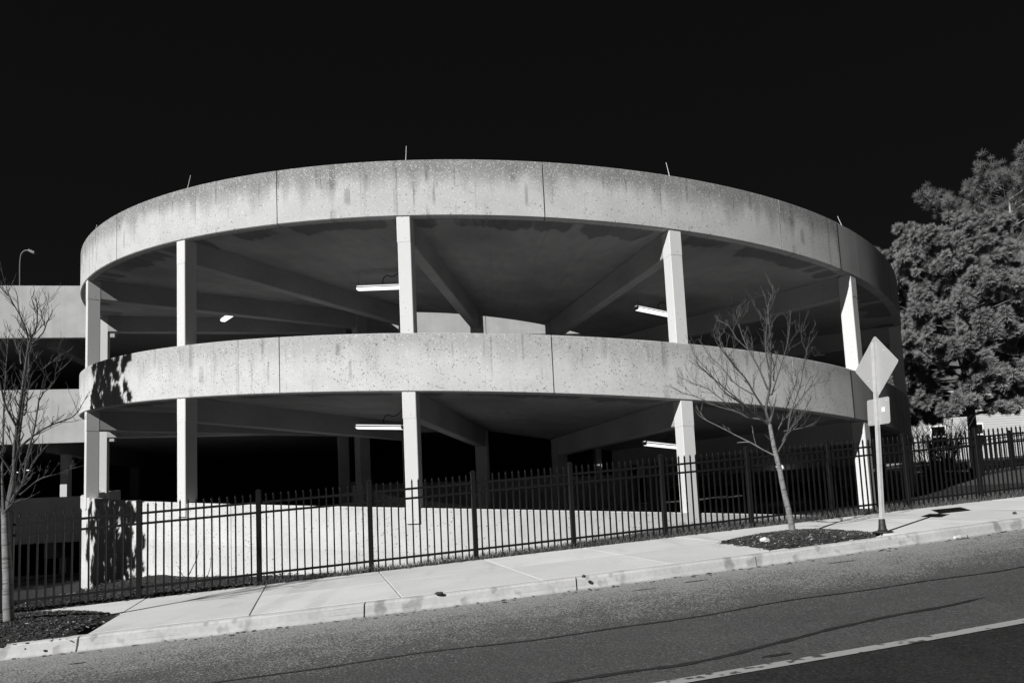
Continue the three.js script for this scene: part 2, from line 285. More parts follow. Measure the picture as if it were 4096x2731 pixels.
{ const cuts = [-84]; for (let i = 0; i < COLS.length; i++) { cuts.push(COLS[i] === 40.3 ? 37.6 : COLS[i] + .35); if (JOINTS[i] !== undefined) cuts.push(JOINTS[i]); } cuts.push(98); cuts.sort((a, b) => a - b);
  const isJoint = a => JOINTS.includes(a);
  for (let l = 0; l < 2; l++) for (let i = 0; i + 1 < cuts.length; i++) {
    const g0 = isJoint(cuts[i]) ? .045 : .001, g1 = isJoint(cuts[i + 1]) ? .045 : .001, a = cuts[i] + g0, b = cuts[i + 1] - g1;
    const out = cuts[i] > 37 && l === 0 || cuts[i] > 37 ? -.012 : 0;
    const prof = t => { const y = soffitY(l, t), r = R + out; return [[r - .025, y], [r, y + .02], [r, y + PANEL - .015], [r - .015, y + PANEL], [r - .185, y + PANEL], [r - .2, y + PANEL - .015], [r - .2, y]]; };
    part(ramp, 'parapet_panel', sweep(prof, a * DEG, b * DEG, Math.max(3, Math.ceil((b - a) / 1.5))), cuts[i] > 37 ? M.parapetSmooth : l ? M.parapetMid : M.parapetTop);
  }
  // foot wall standing in the ground
  const wc = [-84, -65.6, -42.2, -24.6, 4.75, 28.5, 60];
  for (let i = 0; i + 1 < wc.length; i++) { const a = wc[i] + .03, b = wc[i + 1] - .03;
    const prof = t => { const y = wallTop(t), r = R - .06; return [[r, y - 3.4], [r, y - .015], [r - .015, y], [r - .205, y], [r - .22, y - .015], [r - .22, y - 3.4]]; };
    part(ramp, 'foot_wall', sweep(prof, a * DEG, b * DEG, Math.ceil((b - a) / 1.5)), M.wallLow); }
  // decks and inner guard walls
  for (let l = 0; l < 3; l++) {
    const und = t => (l < 2 ? soffitY(l, t) + .025 : wallTop(t) - 1.25), T = .22;
    const g = sweep(t => { const y = und(t); return [[R - .203 - (l > 1 ? .08 : 0), y], [R - .203 - (l > 1 ? .08 : 0), y + T], [RIN, y + T], [RIN, y]]; }, -84 * DEG, 98 * DEG, 130);
    { const p = g.attributes.position, u = g.attributes.uv; for (let i = 0; i < p.count; i++) u.setXY(i, R * Math.atan2(p.getX(i), p.getZ(i)), R - Math.hypot(p.getX(i), p.getZ(i))); }
    part(ramp, 'deck', g, M.soffit);
    part(ramp, 'inner_guard_wall', sweep(t => { const y = und(t) + T; return [[RIN + .16, y - .05], [RIN + .16, y + 1.0], [RIN, y + 1.0], [RIN, y - .05]]; }, -84 * DEG, 98 * DEG, 70), M.beam);
  }
  // columns and radial beams
  COLS.forEach((deg, i) => {
    const t = deg * DEG, ti = (deg + 2.1) * DEG;
    for (let l = 0; l < 2; l++) {
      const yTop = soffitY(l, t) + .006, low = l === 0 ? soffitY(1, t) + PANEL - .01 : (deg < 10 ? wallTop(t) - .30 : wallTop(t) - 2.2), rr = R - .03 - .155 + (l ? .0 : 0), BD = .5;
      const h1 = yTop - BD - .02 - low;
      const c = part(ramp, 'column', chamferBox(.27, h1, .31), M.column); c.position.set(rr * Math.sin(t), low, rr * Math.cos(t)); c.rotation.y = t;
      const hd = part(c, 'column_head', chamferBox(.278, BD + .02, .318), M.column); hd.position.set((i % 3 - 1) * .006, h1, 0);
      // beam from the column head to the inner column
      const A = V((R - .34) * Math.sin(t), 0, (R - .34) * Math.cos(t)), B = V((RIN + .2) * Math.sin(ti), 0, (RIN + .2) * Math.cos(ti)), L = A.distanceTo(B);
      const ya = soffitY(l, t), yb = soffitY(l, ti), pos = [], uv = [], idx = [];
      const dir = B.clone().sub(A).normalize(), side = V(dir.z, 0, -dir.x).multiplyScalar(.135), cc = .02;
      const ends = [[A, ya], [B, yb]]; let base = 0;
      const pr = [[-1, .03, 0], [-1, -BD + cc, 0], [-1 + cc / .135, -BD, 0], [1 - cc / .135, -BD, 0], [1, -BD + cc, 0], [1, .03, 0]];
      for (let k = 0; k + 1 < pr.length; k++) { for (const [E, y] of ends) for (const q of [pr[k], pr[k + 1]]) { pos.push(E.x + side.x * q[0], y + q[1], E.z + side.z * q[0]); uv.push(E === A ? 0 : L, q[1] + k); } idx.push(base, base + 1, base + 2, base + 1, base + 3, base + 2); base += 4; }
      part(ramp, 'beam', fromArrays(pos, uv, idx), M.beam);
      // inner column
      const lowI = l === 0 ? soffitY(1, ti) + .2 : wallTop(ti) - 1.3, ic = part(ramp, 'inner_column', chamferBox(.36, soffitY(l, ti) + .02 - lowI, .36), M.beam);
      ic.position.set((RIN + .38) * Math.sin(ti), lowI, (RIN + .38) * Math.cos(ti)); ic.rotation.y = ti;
    }
    // rod on the parapet
    const rod = new THREE.CylinderGeometry(.006, .009, .46, 6); rod.translate(0, .23, 0);
    const m = part(ramp, 'lightning_rod', rod, M.galv); m.position.set((R - .15) * Math.sin(t + .004), soffitY(0, t) + PANEL - .03, (R - .15) * Math.cos(t + .004)); m.rotation.set(0, t, 0); m.rotateX(-.2 - .02 * i);
  });
}
// ---------------------------------------------------------------- the garage behind
const garage = thing('parking_garage', [0, 0, -28.6], 'flat-roofed concrete parking garage with horizontal bands behind the round ramp', 'parking garage');
garage.rotation.y = Math.atan(.155); garage.updateMatrixWorld();
{ const box = (name, x0, x1, y0, y1, z0, z1, m) => { const g = new THREE.BoxGeometry(x1 - x0, y1 - y0, z1 - z0); g.translate((x0 + x1) / 2, (y0 + y1) / 2, (z0 + z1) / 2); const p = g.attributes.position, u = g.attributes.uv, nn = g.attributes.normal; for (let i = 0; i < p.count; i++) u.setXY(i, Math.abs(nn.getX(i)) > .5 ? p.getZ(i) : p.getX(i), Math.abs(nn.getY(i)) > .5 ? p.getZ(i) : p.getY(i)); return part(garage, name, g, m); };
  const B = [[8.02, 9.85], [4.38, 6.22], [1.03, 2.55]];
  for (const [y0, y1] of B) {
    for (const [a, b] of [[-58, -49.5], [-49.5, -41], [-41, -32.5], [-32.5, -24], [-24, -13.36]]) box('spandrel_panel', a + .008, b - .008, y0, y1, -.2, 0, M.spandrel);
    for (const [a, b] of [[-5.25, -.30], [-.30, 5.25]]) box('spandrel_panel', a + .009, b - .009, y0, y1, -.2, 0, M.spandrel);
  }
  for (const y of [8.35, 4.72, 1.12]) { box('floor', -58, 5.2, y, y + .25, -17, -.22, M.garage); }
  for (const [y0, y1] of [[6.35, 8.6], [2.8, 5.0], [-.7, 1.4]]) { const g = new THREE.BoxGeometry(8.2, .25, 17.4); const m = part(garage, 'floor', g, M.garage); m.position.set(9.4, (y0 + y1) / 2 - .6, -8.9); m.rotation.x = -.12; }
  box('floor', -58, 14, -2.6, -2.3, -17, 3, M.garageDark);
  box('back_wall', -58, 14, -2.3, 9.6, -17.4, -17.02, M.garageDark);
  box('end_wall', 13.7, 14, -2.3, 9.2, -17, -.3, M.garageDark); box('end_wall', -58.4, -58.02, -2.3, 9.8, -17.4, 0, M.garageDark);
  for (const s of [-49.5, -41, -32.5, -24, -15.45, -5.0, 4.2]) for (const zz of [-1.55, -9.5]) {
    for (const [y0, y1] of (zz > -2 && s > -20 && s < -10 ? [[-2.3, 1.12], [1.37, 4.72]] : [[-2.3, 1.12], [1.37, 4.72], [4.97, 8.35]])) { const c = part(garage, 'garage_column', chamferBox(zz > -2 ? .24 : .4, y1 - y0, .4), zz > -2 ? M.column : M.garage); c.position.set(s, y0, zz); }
    if (zz > -2) for (const y of [8.35, 4.72, 1.12]) box('cross_beam', s - .2, s + .2, y - .62, y - .002, -16.9, -.3, M.garage);
  }
  // low window frame in the sunken storey by the ramp
  box('sunken_wall', -22, -13.3, -2.3, -.05, -.9, -.7, M.garage); box('sunken_wall', -22, -18.6, -.05, 1.0, -.9, -.7, M.garage); box('sunken_wall', -14.4, -13.3, -.05, 1.0, -.9, -.7, M.garage);
}
{ // roof lamp post
  const p = V(-20.2, 8.66, -32.5), L = thing('roof_lamp_post', [p.x, p.y, p.z], 'curved-arm lamp post standing on the garage roof at far left', 'lamp post');
  const curve = new THREE.CatmullRomCurve3([V(0, 3.2, 0), V(.0, 4.4, 0), V(.06, 4.66, 0), V(.22, 4.78, 0), V(.36, 4.76, 0)]);
  const pole = new THREE.CylinderGeometry(.06, .075, 3.25, 10); pole.translate(0, 1.62, 0); part(L, 'pole', pole, M.darkSteel);
  part(L, 'arm', new THREE.TubeGeometry(curve, 24, .045, 8), M.darkSteel);
  const hd = chamferBox(.34, .09, .16, .03); const hm = part(L, 'lamp_head', hd, M.darkSteel); hm.position.set(.46, 4.68, 0); hm.rotation.z = -.45; const gl = part(hm, 'lens', new THREE.BoxGeometry(.22, .012, .11), mat(.3, .4)); gl.position.set(.03, -.006, 0);
}
// ---------------------------------------------------------------- strip lights under the decks
{ const lamps = [[-16.6, 9.81, 0, .36, 'between the tall centre columns under the upper deck'], [26.8, 9.4, 0, .38, 'right of centre under the upper deck'], [-16.0, 10.24, 1, .36, 'left of the centre column under the lower deck'], [26.5, 9.45, 1, .38, 'right of centre under the lower deck'],
    [-59, 9.5, 0, .38, 'far left under the upper deck, seen almost end on'], [-57, 9.6, 1, .38, 'far left under the lower deck, seen almost end on'], [63, 9.7, 1, .38, 'far right under the lower deck behind the bare tree']];
  for (const [deg, r, l, drop, where] of lamps) {
    const t = deg * DEG, y = soffitY(l, t), L = thing('strip_light', [r * Math.sin(t), y - drop - .05, RC.z + r * Math.cos(t)], 'lit fluorescent strip light hanging ' + where, 'strip light', 'strip lights hanging under the ramp decks');
    L.rotation.order = 'YXZ'; L.rotation.y = t; L.rotation.z = -.84106 / r;
    const sh = new THREE.Shape(); sh.moveTo(-.10, 0); sh.lineTo(-.05, .075); sh.lineTo(.05, .075); sh.lineTo(.10, 0); sh.lineTo(.093, 0); sh.lineTo(.045, .066); sh.lineTo(-.045, .066); sh.lineTo(-.093, 0); sh.closePath();
    const hg = new THREE.ExtrudeGeometry(sh, { depth: 1.24, bevelEnabled: false }); hg.translate(0, 0, -.62); hg.rotateY(Math.PI / 2); part(L, 'reflector', hg, M.white);
    const ds = new THREE.Shape(); ds.moveTo(-.075, .062); ds.lineTo(-.088, .0); ds.lineTo(-.055, -.035); ds.lineTo(.055, -.035); ds.lineTo(.088, 0); ds.lineTo(.075, .062); ds.closePath();
    const dg = new THREE.ExtrudeGeometry(ds, { depth: 1.16, bevelEnabled: false }); dg.translate(0, -.012, -.58); dg.rotateY(Math.PI / 2); part(L, 'diffuser', dg, M.lampGlow);
    for (const x of [-.6, .6]) { const ec = chamferBox(.035, .085, .17, .01); ec.translate(x, -.04, 0); part(L, 'end_cap', ec, M.steel); }
    for (const x of [-.57, .57]) { const hw = new THREE.CylinderGeometry(.006, .006, drop + .02, 5); hw.translate(x, .06 + drop / 2 + x * .84106 / r, 0); part(L, 'hanger', hw, M.steel); }
    const cab = new THREE.TubeGeometry(new THREE.CatmullRomCurve3([V(.1, .07, 0), V(.1, .2, .01), V(.2, .3, .02), V(.36, .26, .02), V(.6, drop + .06, .02)]), 16, .012, 6); part(L, 'cable', cab, M.rubber);
    const ra = new THREE.RectAreaLight(0xffffff, 1.0, 1.16, .11); ra.position.set(0, -.052, 0); ra.rotation.x = -Math.PI / 2; ra.name = 'tube_light'; L.add(ra);
  } }
for (const [sx, zz, n] of [[-21.0, -7, 'farthest left of the three'], [-19.9, -8, 'middle one of the three'], [-19.0, -7, 'nearest the ramp of the three']]) { const p = garage.localToWorld(V(sx, 4.0, zz)), L = thing('ceiling_light', [p.x, p.y, p.z], 'tiny lit ceiling light in the dark garage at left, ' + n, 'ceiling light', 'ceiling lights inside the garage'); L.rotation.y = garage.rotation.y;
  part(L, 'housing', chamferBox(.3, .08, .12, .02), M.darkSteel); const st = new THREE.CylinderGeometry(.012, .012, .66, 6); st.translate(0, .39, 0); part(L, 'stem', st, M.darkSteel); const g = part(L, 'lens', new THREE.BoxGeometry(.26, .03, .1), M.lampGlow); g.position.y = -.016; const ra = new THREE.RectAreaLight(0xffffff, 1, .26, .1); ra.position.y = -.035; ra.rotation.x = -Math.PI / 2; ra.name = 'lens_light'; L.add(ra); }
// ---------------------------------------------------------------- fence
function fencePanelParts(F, pts, hs, opts) { // pts: post feet in F's frame
  const { post, postH, pick, pickH, rails, nP, rail } = opts;
  const pg = chamferBox(post, postH, post, .006), cap = new THREE.ConeGeometry(post * .78, .035, 4); cap.rotateY(Math.PI / 4); cap.translate(0, .030, 0);
  const capB = new THREE.BoxGeometry(post * 1.12, .016, post * 1.12); capB.translate(0, .008, 0); const capG = mergeGeometries([cap.toNonIndexed(), capB.toNonIndexed()]);
  const pkB = new THREE.BoxGeometry(pick, pickH - .06, pick); pkB.translate(0, (pickH - .06) / 2 + .05, 0); const tip = new THREE.ConeGeometry(pick * .95, .055, 4); tip.rotateY(Math.PI / 4); tip.translate(0, pickH + .012, 0);
  const pkG = mergeGeometries([pkB.toNonIndexed(), tip.toNonIndexed()]);
  for (let i = 0; i < pts.length; i++) {
    const p = part(F, 'post', pg, M.fence); p.position.copy(pts[i]); p.position.y -= .03; const d = (pts[i + 1] ?? pts[i]).clone().sub(pts[i + 1] ? pts[i] : pts[i - 1]); const yaw = Math.atan2(-d.z, d.x); p.rotation.y = yaw;
    const c = part(p, 'post_cap', capG, M.fence); c.position.y = postH;
    if (!pts[i + 1]) continue;
    const L = Math.hypot(d.x, d.z), slope = Math.atan2(d.y, L);
    for (const h of rails) { const b = new THREE.BoxGeometry(Math.hypot(L, d.y) - post * .9, rail, rail * .9); const m = part(F, 'rail', b, M.fence); m.position.copy(pts[i]).addScaledVector(d, .5); m.position.y += h; m.rotation.order = 'YZX'; m.rotation.y = yaw; m.rotation.z = slope; }
    for (let k = 1; k <= nP; k++) { const m = part(F, 'picket', pkG, M.fence); m.position.copy(pts[i]).addScaledVector(d, k / (nP + 1)); m.rotation.y = yaw; m.rotation.z = (hs() - .5) * .008; }
  }
}
{ const x0 = -6.66 - 2 * 1.557, F = thing('iron_fence', [0, plane(0, fenceZ(0)), fenceZ(0)], 'black spear-topped iron fence climbing the pavement in front of the ramp', 'fence'); const pts = [];
  for (let i = 0; i <= 14; i++) { const x = x0 + 1.557 * i, z = fenceZ(x); pts.push(V(x, plane(x, z) - F.position.y, z - F.position.z)); }
  fencePanelParts(F, pts, rng(3), { post: .072, postH: 1.37, pick: .021, pickH: 1.30, rails: [.158, 1.04, 1.185], nP: 14, rail: .034 }); }
{ const a = V(14.2, 0, -25.2), b = V(24.5, 0, -30.5), F = thing('iron_fence', [a.x, groundY(a.x, a.z), a.z], 'second black iron fence farther back on the lawn beneath the pines', 'fence'), pts = [];
  for (let i = 0; i <= 5; i++) { const p = a.clone().lerp(b, i / 5); pts.push(V(p.x - a.x, groundY(p.x, p.z) - F.position.y + .02, p.z - a.z)); }
  fencePanelParts(F, pts, rng(5), { post: .085, postH: 1.42, pick: .024, pickH: 1.32, rails: [.16, 1.06, 1.2], nP: 15, rail: .034 }); }
// ---------------------------------------------------------------- traffic sign
{ const bx = 5.11, bz = -10.40, S = thing('traffic_sign', [bx, plane(bx, bz), bz], 'back of a diamond traffic sign and small plate on a perforated steel post', 'traffic sign');
  const roadYaw = Math.atan2(.227, .974);                           // sign normal runs along the road
  const top = new THREE.Group(); // lean of the whole post
  const lean = new THREE.Matrix4().makeRotationZ(-.044);
  const PW = .046, PH = 2.60, y0 = .10;
  const wall = (w) => { const s = new THREE.Shape(); s.moveTo(-w / 2, y0); s.lineTo(w / 2, y0); s.lineTo(w / 2, PH); s.lineTo(-w / 2, PH); s.closePath(); for (let y = y0 + .06; y < PH - .015; y += .0254) { const h = new THREE.Path(); h.absarc(0, y, .0056, 0, Math.PI * 2, true); s.holes.push(h); } return new THREE.ExtrudeGeometry(s, { depth: .0022, bevelEnabled: false, curveSegments: 4 }); };
  const sides = []; for (let k = 0; k < 4; k++) { const g = wall(k % 2 ? PW - .0046 : PW); g.translate(0, 0, PW / 2 - .0022); g.rotateY(k * Math.PI / 2); sides.push(g); }
  const pg = mergeGeometries(sides); pg.rotateY(roadYaw + .0); pg.applyMatrix4(lean); part(S, 'post', pg, M.galv);
  const plate = (w, h, rot, rad) => { const s = new THREE.Shape(), a = w / 2, b = h / 2; s.moveTo(-a + rad, -b); s.lineTo(a - rad, -b); s.absarc(a - rad, -b + rad, rad, -Math.PI / 2, 0); s.lineTo(a, b - rad); s.absarc(a - rad, b - rad, rad, 0, Math.PI / 2); s.lineTo(-a + rad, b); s.absarc(-a + rad, b - rad, rad, Math.PI / 2, Math.PI); s.lineTo(-a, -b + rad); s.absarc(-a + rad, -b + rad, rad, Math.PI, Math.PI * 1.5); const g = new THREE.ExtrudeGeometry(s, { depth: .003, bevelEnabled: true, bevelSize: .001, bevelThickness: .001, bevelSegments: 1, curveSegments: 6 }); g.rotateZ(rot); return g; };
  const face = (g, y, off, side = 0) => { g.rotateY(Math.PI / 2 + roadYaw); const n = V(Math.cos(roadYaw), 0, -Math.sin(roadYaw)); g.translate(n.x * off + n.z * side, y, n.z * off - n.x * side); g.applyMatrix4(lean); return g; };
  part(S, 'diamond_panel', face(plate(.61, .61, Math.PI / 4 + .0, .035), 2.27, .026), M.aluminium);
  const small = part(S, 'small_plate', face(plate(.43, .36, 0, .03), 1.645, .026, -.0), M.aluminium);
  part(small, 'sticker', face(plate(.055, .062, 0, .002), 1.66, .0205, -.10), M.white);
  const bolt = (y, side) => { const g = new THREE.SphereGeometry(.007, 8, 6); return face(g, y, .022, side); };
  for (const [y, s] of [[2.46, -.16], [2.09, .16], [1.78, -.165], [1.51, .165]]) part(S, 'bolt', bolt(y, s), M.white);
  const boot = new THREE.LatheGeometry([[0, 0], [.135, 0], [.135, .012], [.125, .02], [.066, .03], [.052, .06], [.044, .12], [.040, .185], [.0, .185]].map(([x, y]) => new THREE.Vector2(x, y)), 20); part(S, 'boot', boot, M.rubber);
}
// ---------------------------------------------------------------- bare street trees
function taper(points, r0, r1, sides = 5, seg) {
  const c = new THREE.CatmullRomCurve3(points), n = seg ?? Math.max(3, points.length * 2), pos = [], uv = [], idx = [], fr = c.computeFrenetFrames(n), L = c.getLength();
  for (let i = 0; i <= n; i++) { const t = i / n, p = c.getPoint(t), r = lerp(r0, r1, t); for (let k = 0; k <= sides; k++) { const a = k / sides * 6.2832, d = fr.normals[i].clone().multiplyScalar(Math.cos(a)).addScaledVector(fr.binormals[i], Math.sin(a)); pos.push(p.x + d.x * r, p.y + d.y * r, p.z + d.z * r); uv.push(k / sides * .3, t * L); } }
  const m = sides + 1; for (let i = 0; i < n; i++) for (let k = 0; k < sides; k++) { const a = i * m + k, b = a + m; idx.push(a, b, a + 1, b, b + 1, a + 1); }
  return fromArrays(pos, uv, idx);
}
function bareTree(pos, label, trunk, rTrunk, limbs, seed, dens) {
  const T = thing('bare_tree', pos, label, 'tree', 'bare street trees in mulch pits'), r = rng(seed);
  part(T, 'trunk', taper(trunk, rTrunk, rTrunk * .62, 9, 24), M.bark);
  for (const L of limbs) {
    const geos = [], c = new THREE.CatmullRomCurve3(L.p), len = c.getLength(), r0 = (L.r ?? .014) * 1.15;
    geos.push(taper(L.p, r0, .0028, 6));
    const n = Math.round(len * dens * (L.d ?? 1));
    const twig = (o, dir, l, rad, dep) => {
      const pts = [o.clone()], d = dir.clone(); let p = o.clone(); const k = 4;
      for (let i = 0; i < k; i++) { d.add(V((r() - .5) * .35, (r() - .3) * .30, (r() - .5) * .35)).normalize(); p = p.clone().addScaledVector(d, l / k); pts.push(p); }
      geos.push(taper(pts, rad, .0018, 4, 5));
      if (dep > 0) { const m = 2 + Math.floor(r() * 4 * l / .3); for (let i = 0; i < m; i++) { const q = pts[1 + Math.floor(r() * 4)]; const nd = d.clone().add(V((r() - .5) * 1.7, r() * .9 - .1, (r() - .5) * 1.7)).normalize(); twig(q, nd, l * (.25 + .4 * r()), rad * .6, dep - 1); } }
    };
    for (let i = 0; i < n; i++) { const t = .18 + .82 * (i + r()) / n, o = c.getPoint(Math.min(1, t)), tg = c.getTangent(Math.min(1, t)); const d = tg.clone().multiplyScalar(.8).add(V((r() - .5) * 1.5, .25 + (r() - .5) * .9, (r() - .5) * 1.5)).normalize(); twig(o, d, (.10 + .30 * r()) * (1.15 - .6 * t) * (L.s ?? 1), lerp(r0 * .45, .0028, t), 1); }
    part(T, 'limb', mergeGeometries(geos), L.pale ? M.twigPale : M.twig);
  }
  return T;
}
{ // right-hand tree: outline read off at its own distance, limbs also spread in depth
  const k = 1 / 1.364 / 281, r = rng(51), P = (x, y, z = 0) => V((x - 770) * k, (1395 - y) * k, z - (x - 770) * k * .05);
  const Lm = (arr, zEnd, o = {}) => ({ p: arr.map(([x, y], i) => P(x, y, (o.z0 ?? 0) + zEnd * (i / (arr.length - 1)) + (r() - .5) * .05)), ...o });
  const limbs = [
    Lm([[712, 975], [660, 948], [620, 928], [580, 902], [480, 850], [400, 805], [330, 770], [290, 742], [265, 712]], .15, { r: .010, d: .12, pale: 1 }), Lm([[640, 940], [605, 905], [580, 890], [525, 888]], -.2, { r: .008, d: .2, pale: 1 }),
    Lm([[695, 810], [650, 775], [600, 745], [560, 715], [470, 640], [380, 560], [320, 515], [270, 470]], .35, { r: .017 }), Lm([[560, 715], [500, 665], [430, 600], [370, 500], [300, 400], [285, 320]], -.2, { r: .010, z0: .15 }),
    Lm([[690, 790], [640, 765], [590, 755], [540, 722], [430, 680], [330, 620], [250, 590], [190, 545]], -.4, { r: .012 }), Lm([[540, 722], [460, 630], [400, 560], [350, 530], [255, 470]], -.5, { r: .009, z0: -.2 }),
    Lm([[672, 720], [610, 635], [560, 560], [490, 490], [430, 430], [380, 370], [357, 300]], .5, { r: .013 }), Lm([[490, 490], [440, 400], [425, 330], [450, 295]], -.2, { r: .007, z0: .3 }), Lm([[610, 635], [530, 560], [480, 470], [420, 380], [375, 275]], -.45, { r: .009 }),
    Lm([[693, 805], [672, 720], [700, 610], [716, 500], [722, 380], [722, 250], [722, 150], [752, 95], [755, 35]], .12, { r: .019 }), Lm([[700, 610], [662, 480], [632, 370], [605, 250], [600, 120]], -.35, { r: .012 }), Lm([[632, 370], [580, 300], [540, 210], [480, 175]], -.2, { r: .007, z0: -.2 }), Lm([[605, 250], [570, 190], [545, 155]], .3, { r: .006, z0: -.25 }),
    Lm([[716, 500], [690, 400], [690, 270], [700, 160], [672, 115]], .4, { r: .010 }), Lm([[715, 640], [735, 560], [775, 450], [798, 350], [805, 255]], .3, { r: .011 }), Lm([[735, 560], [760, 450], [745, 350], [780, 270]], -.4, { r: .008 }),
    Lm([[718, 965], [740, 925], [768, 865], [785, 770], [822, 680], [850, 600], [870, 500], [880, 440], [905, 320]], .35, { r: .013 }), Lm([[880, 440], [840, 380], [828, 320]], .2, { r: .006, z0: .35 }), Lm([[880, 440], [912, 390], [960, 440]], -.2, { r: .005, z0: .3 }),
    Lm([[752, 900], [790, 860], [830, 825], [905, 760], [960, 690], [1005, 640]], -.4, { r: .011 }), Lm([[768, 840], [830, 835], [870, 825], [908, 808]], .3, { r: .006 }), Lm([[785, 770], [840, 690], [900, 610], [970, 600]], .5, { r: .008 }), Lm([[850, 600], [850, 540], [845, 500]], -.2, { r: .006 }),
    Lm([[700, 890], [740, 850], [780, 800], [860, 660], [930, 540], [940, 480]], -.55, { r: .010 }), Lm([[700, 900], [672, 880], [645, 858]], .1, { r: .006, d: .2, pale: 1 }), Lm([[690, 790], [705, 740], [728, 640]], .1, { r: .022, d: .3 })];
  bareTree([4.08, plane(4.08, -10.9) + .06, -10.9], 'slender bare tree in the mulch island beside the traffic sign', [P(772, 1410), P(765, 1340), P(757, 1275), P(745, 1200), P(735, 1130), P(726, 1050), P(716, 990), P(704, 920), P(697, 860), P(692, 800)], .045, limbs, 71, 11);
}
{ // left-hand tree at the frame's edge
  const k = 1 / 1.12 / 350, r = rng(87), P = (x, y, z = 0) => V((x - 30) * k, (1545 - y) * k, z);
  const Lm = (arr, zEnd, o = {}) => ({ p: arr.map(([x, y], i) => P(x, y, (o.z0 ?? 0) + zEnd * (i / (arr.length - 1)) + (r() - .5) * .05)), ...o });
  const limbs = [
    Lm([[5, 1080], [45, 950], [52, 800], [78, 650], [100, 450], [130, 330], [160, 280], [170, 200], [170, 155]], .2, { r: .022 }), Lm([[5, 1080], [28, 900], [44, 700], [55, 550], [60, 420], [60, 300], [25, 245], [0, 200]], -.25, { r: .02 }),
    Lm([[92, 500], [112, 330], [95, 230], [62, 150], [42, 65]], .25, { r: .012 }), Lm([[112, 330], [150, 260], [120, 180], [125, 130]], -.2, { r: .008 }), Lm([[20, 1040], [60, 1000], [112, 950], [140, 850], [190, 720], [222, 590], [290, 540], [318, 495]], .45, { r: .015 }),
    Lm([[178, 745], [230, 755], [262, 735]], .2, { r: .007, z0: .3 }), Lm([[60, 1000], [120, 935], [170, 915], [210, 905]], -.3, { r: .009 }), Lm([[78, 650], [130, 640], [172, 590], [168, 500]], .5, { r: .009 }), Lm([[52, 800], [110, 720], [160, 680], [215, 640], [255, 530]], -.5, { r: .011 }),
    Lm([[8, 1070], [70, 1030], [110, 980], [180, 960]], .35, { r: .009 }), Lm([[44, 700], [20, 600], [10, 480], [-30, 360]], .3, { r: .012 }), Lm([[5, 1080], [-60, 960], [-110, 820], [-140, 650], [-190, 480]], .2, { r: .017 }), Lm([[5, 1080], [-30, 900], [-60, 700], [-80, 450], [-100, 250]], -.4, { r: .017 }), Lm([[28, 900], [-10, 780], [-20, 650], [10, 520]], .4, { r: .011 }),
    Lm([[100, 450], [140, 440], [165, 405], [205, 400]], -.2, { r: .006 }), Lm([[60, 420], [30, 380], [12, 330], [5, 280]], -.3, { r: .008 }), Lm([[112, 950], [125, 900], [160, 860], [180, 840]], .1, { r: .007, z0: .2 })];
  const x = -5.45, z = -8.68;
  bareTree([x, plane(x, z) + .11, z], 'bare tree cut off by the left edge of the photo', [P(34, 1555), P(27, 1470), P(24, 1380), P(18, 1280), P(12, 1190), P(8, 1120), P(4, 1070)], .058, limbs, 133, 13);
}
// ---------------------------------------------------------------- conifers
function tuftGeo(n, len, spread, wid, seed) { const r = rng(seed), pos = [], nor = []; const up = V(0, 1, 0);
  for (let i = 0; i < n; i++) { const a = r() * 6.283, e = Math.acos(1 - r() * (1 - Math.cos(spread))), d = V(Math.sin(e) * Math.cos(a), Math.cos(e), Math.sin(e) * Math.sin(a)), l = len * (.8 + .3 * r()); const s = d.clone().cross(V(r() - .5, r() - .5, r() - .5)).normalize().multiplyScalar(wid); const b = up.clone().multiplyScalar((r() - .6) * len * .5);
    const A = b.clone().add(s), B = b.clone().sub(s), C = b.clone().addScaledVector(d, l), D = b.clone().addScaledVector(d, l * .6).add(s), E2 = b.clone().addScaledVector(d, l * .6).sub(s); for (const q of [A, B, D, B, E2, D, D, E2, C]) pos.push(q.x, q.y, q.z); }
  const g = new THREE.BufferGeometry(); g.setAttribute('position', new THREE.Float32BufferAttribute(pos, 3)); g.computeVertexNormals(); return g; }
const needleMat = (a) => new THREE.MeshStandardMaterial({ color: new THREE.Color().setRGB(a, a, a), roughness: .8, side: THREE.DoubleSide });
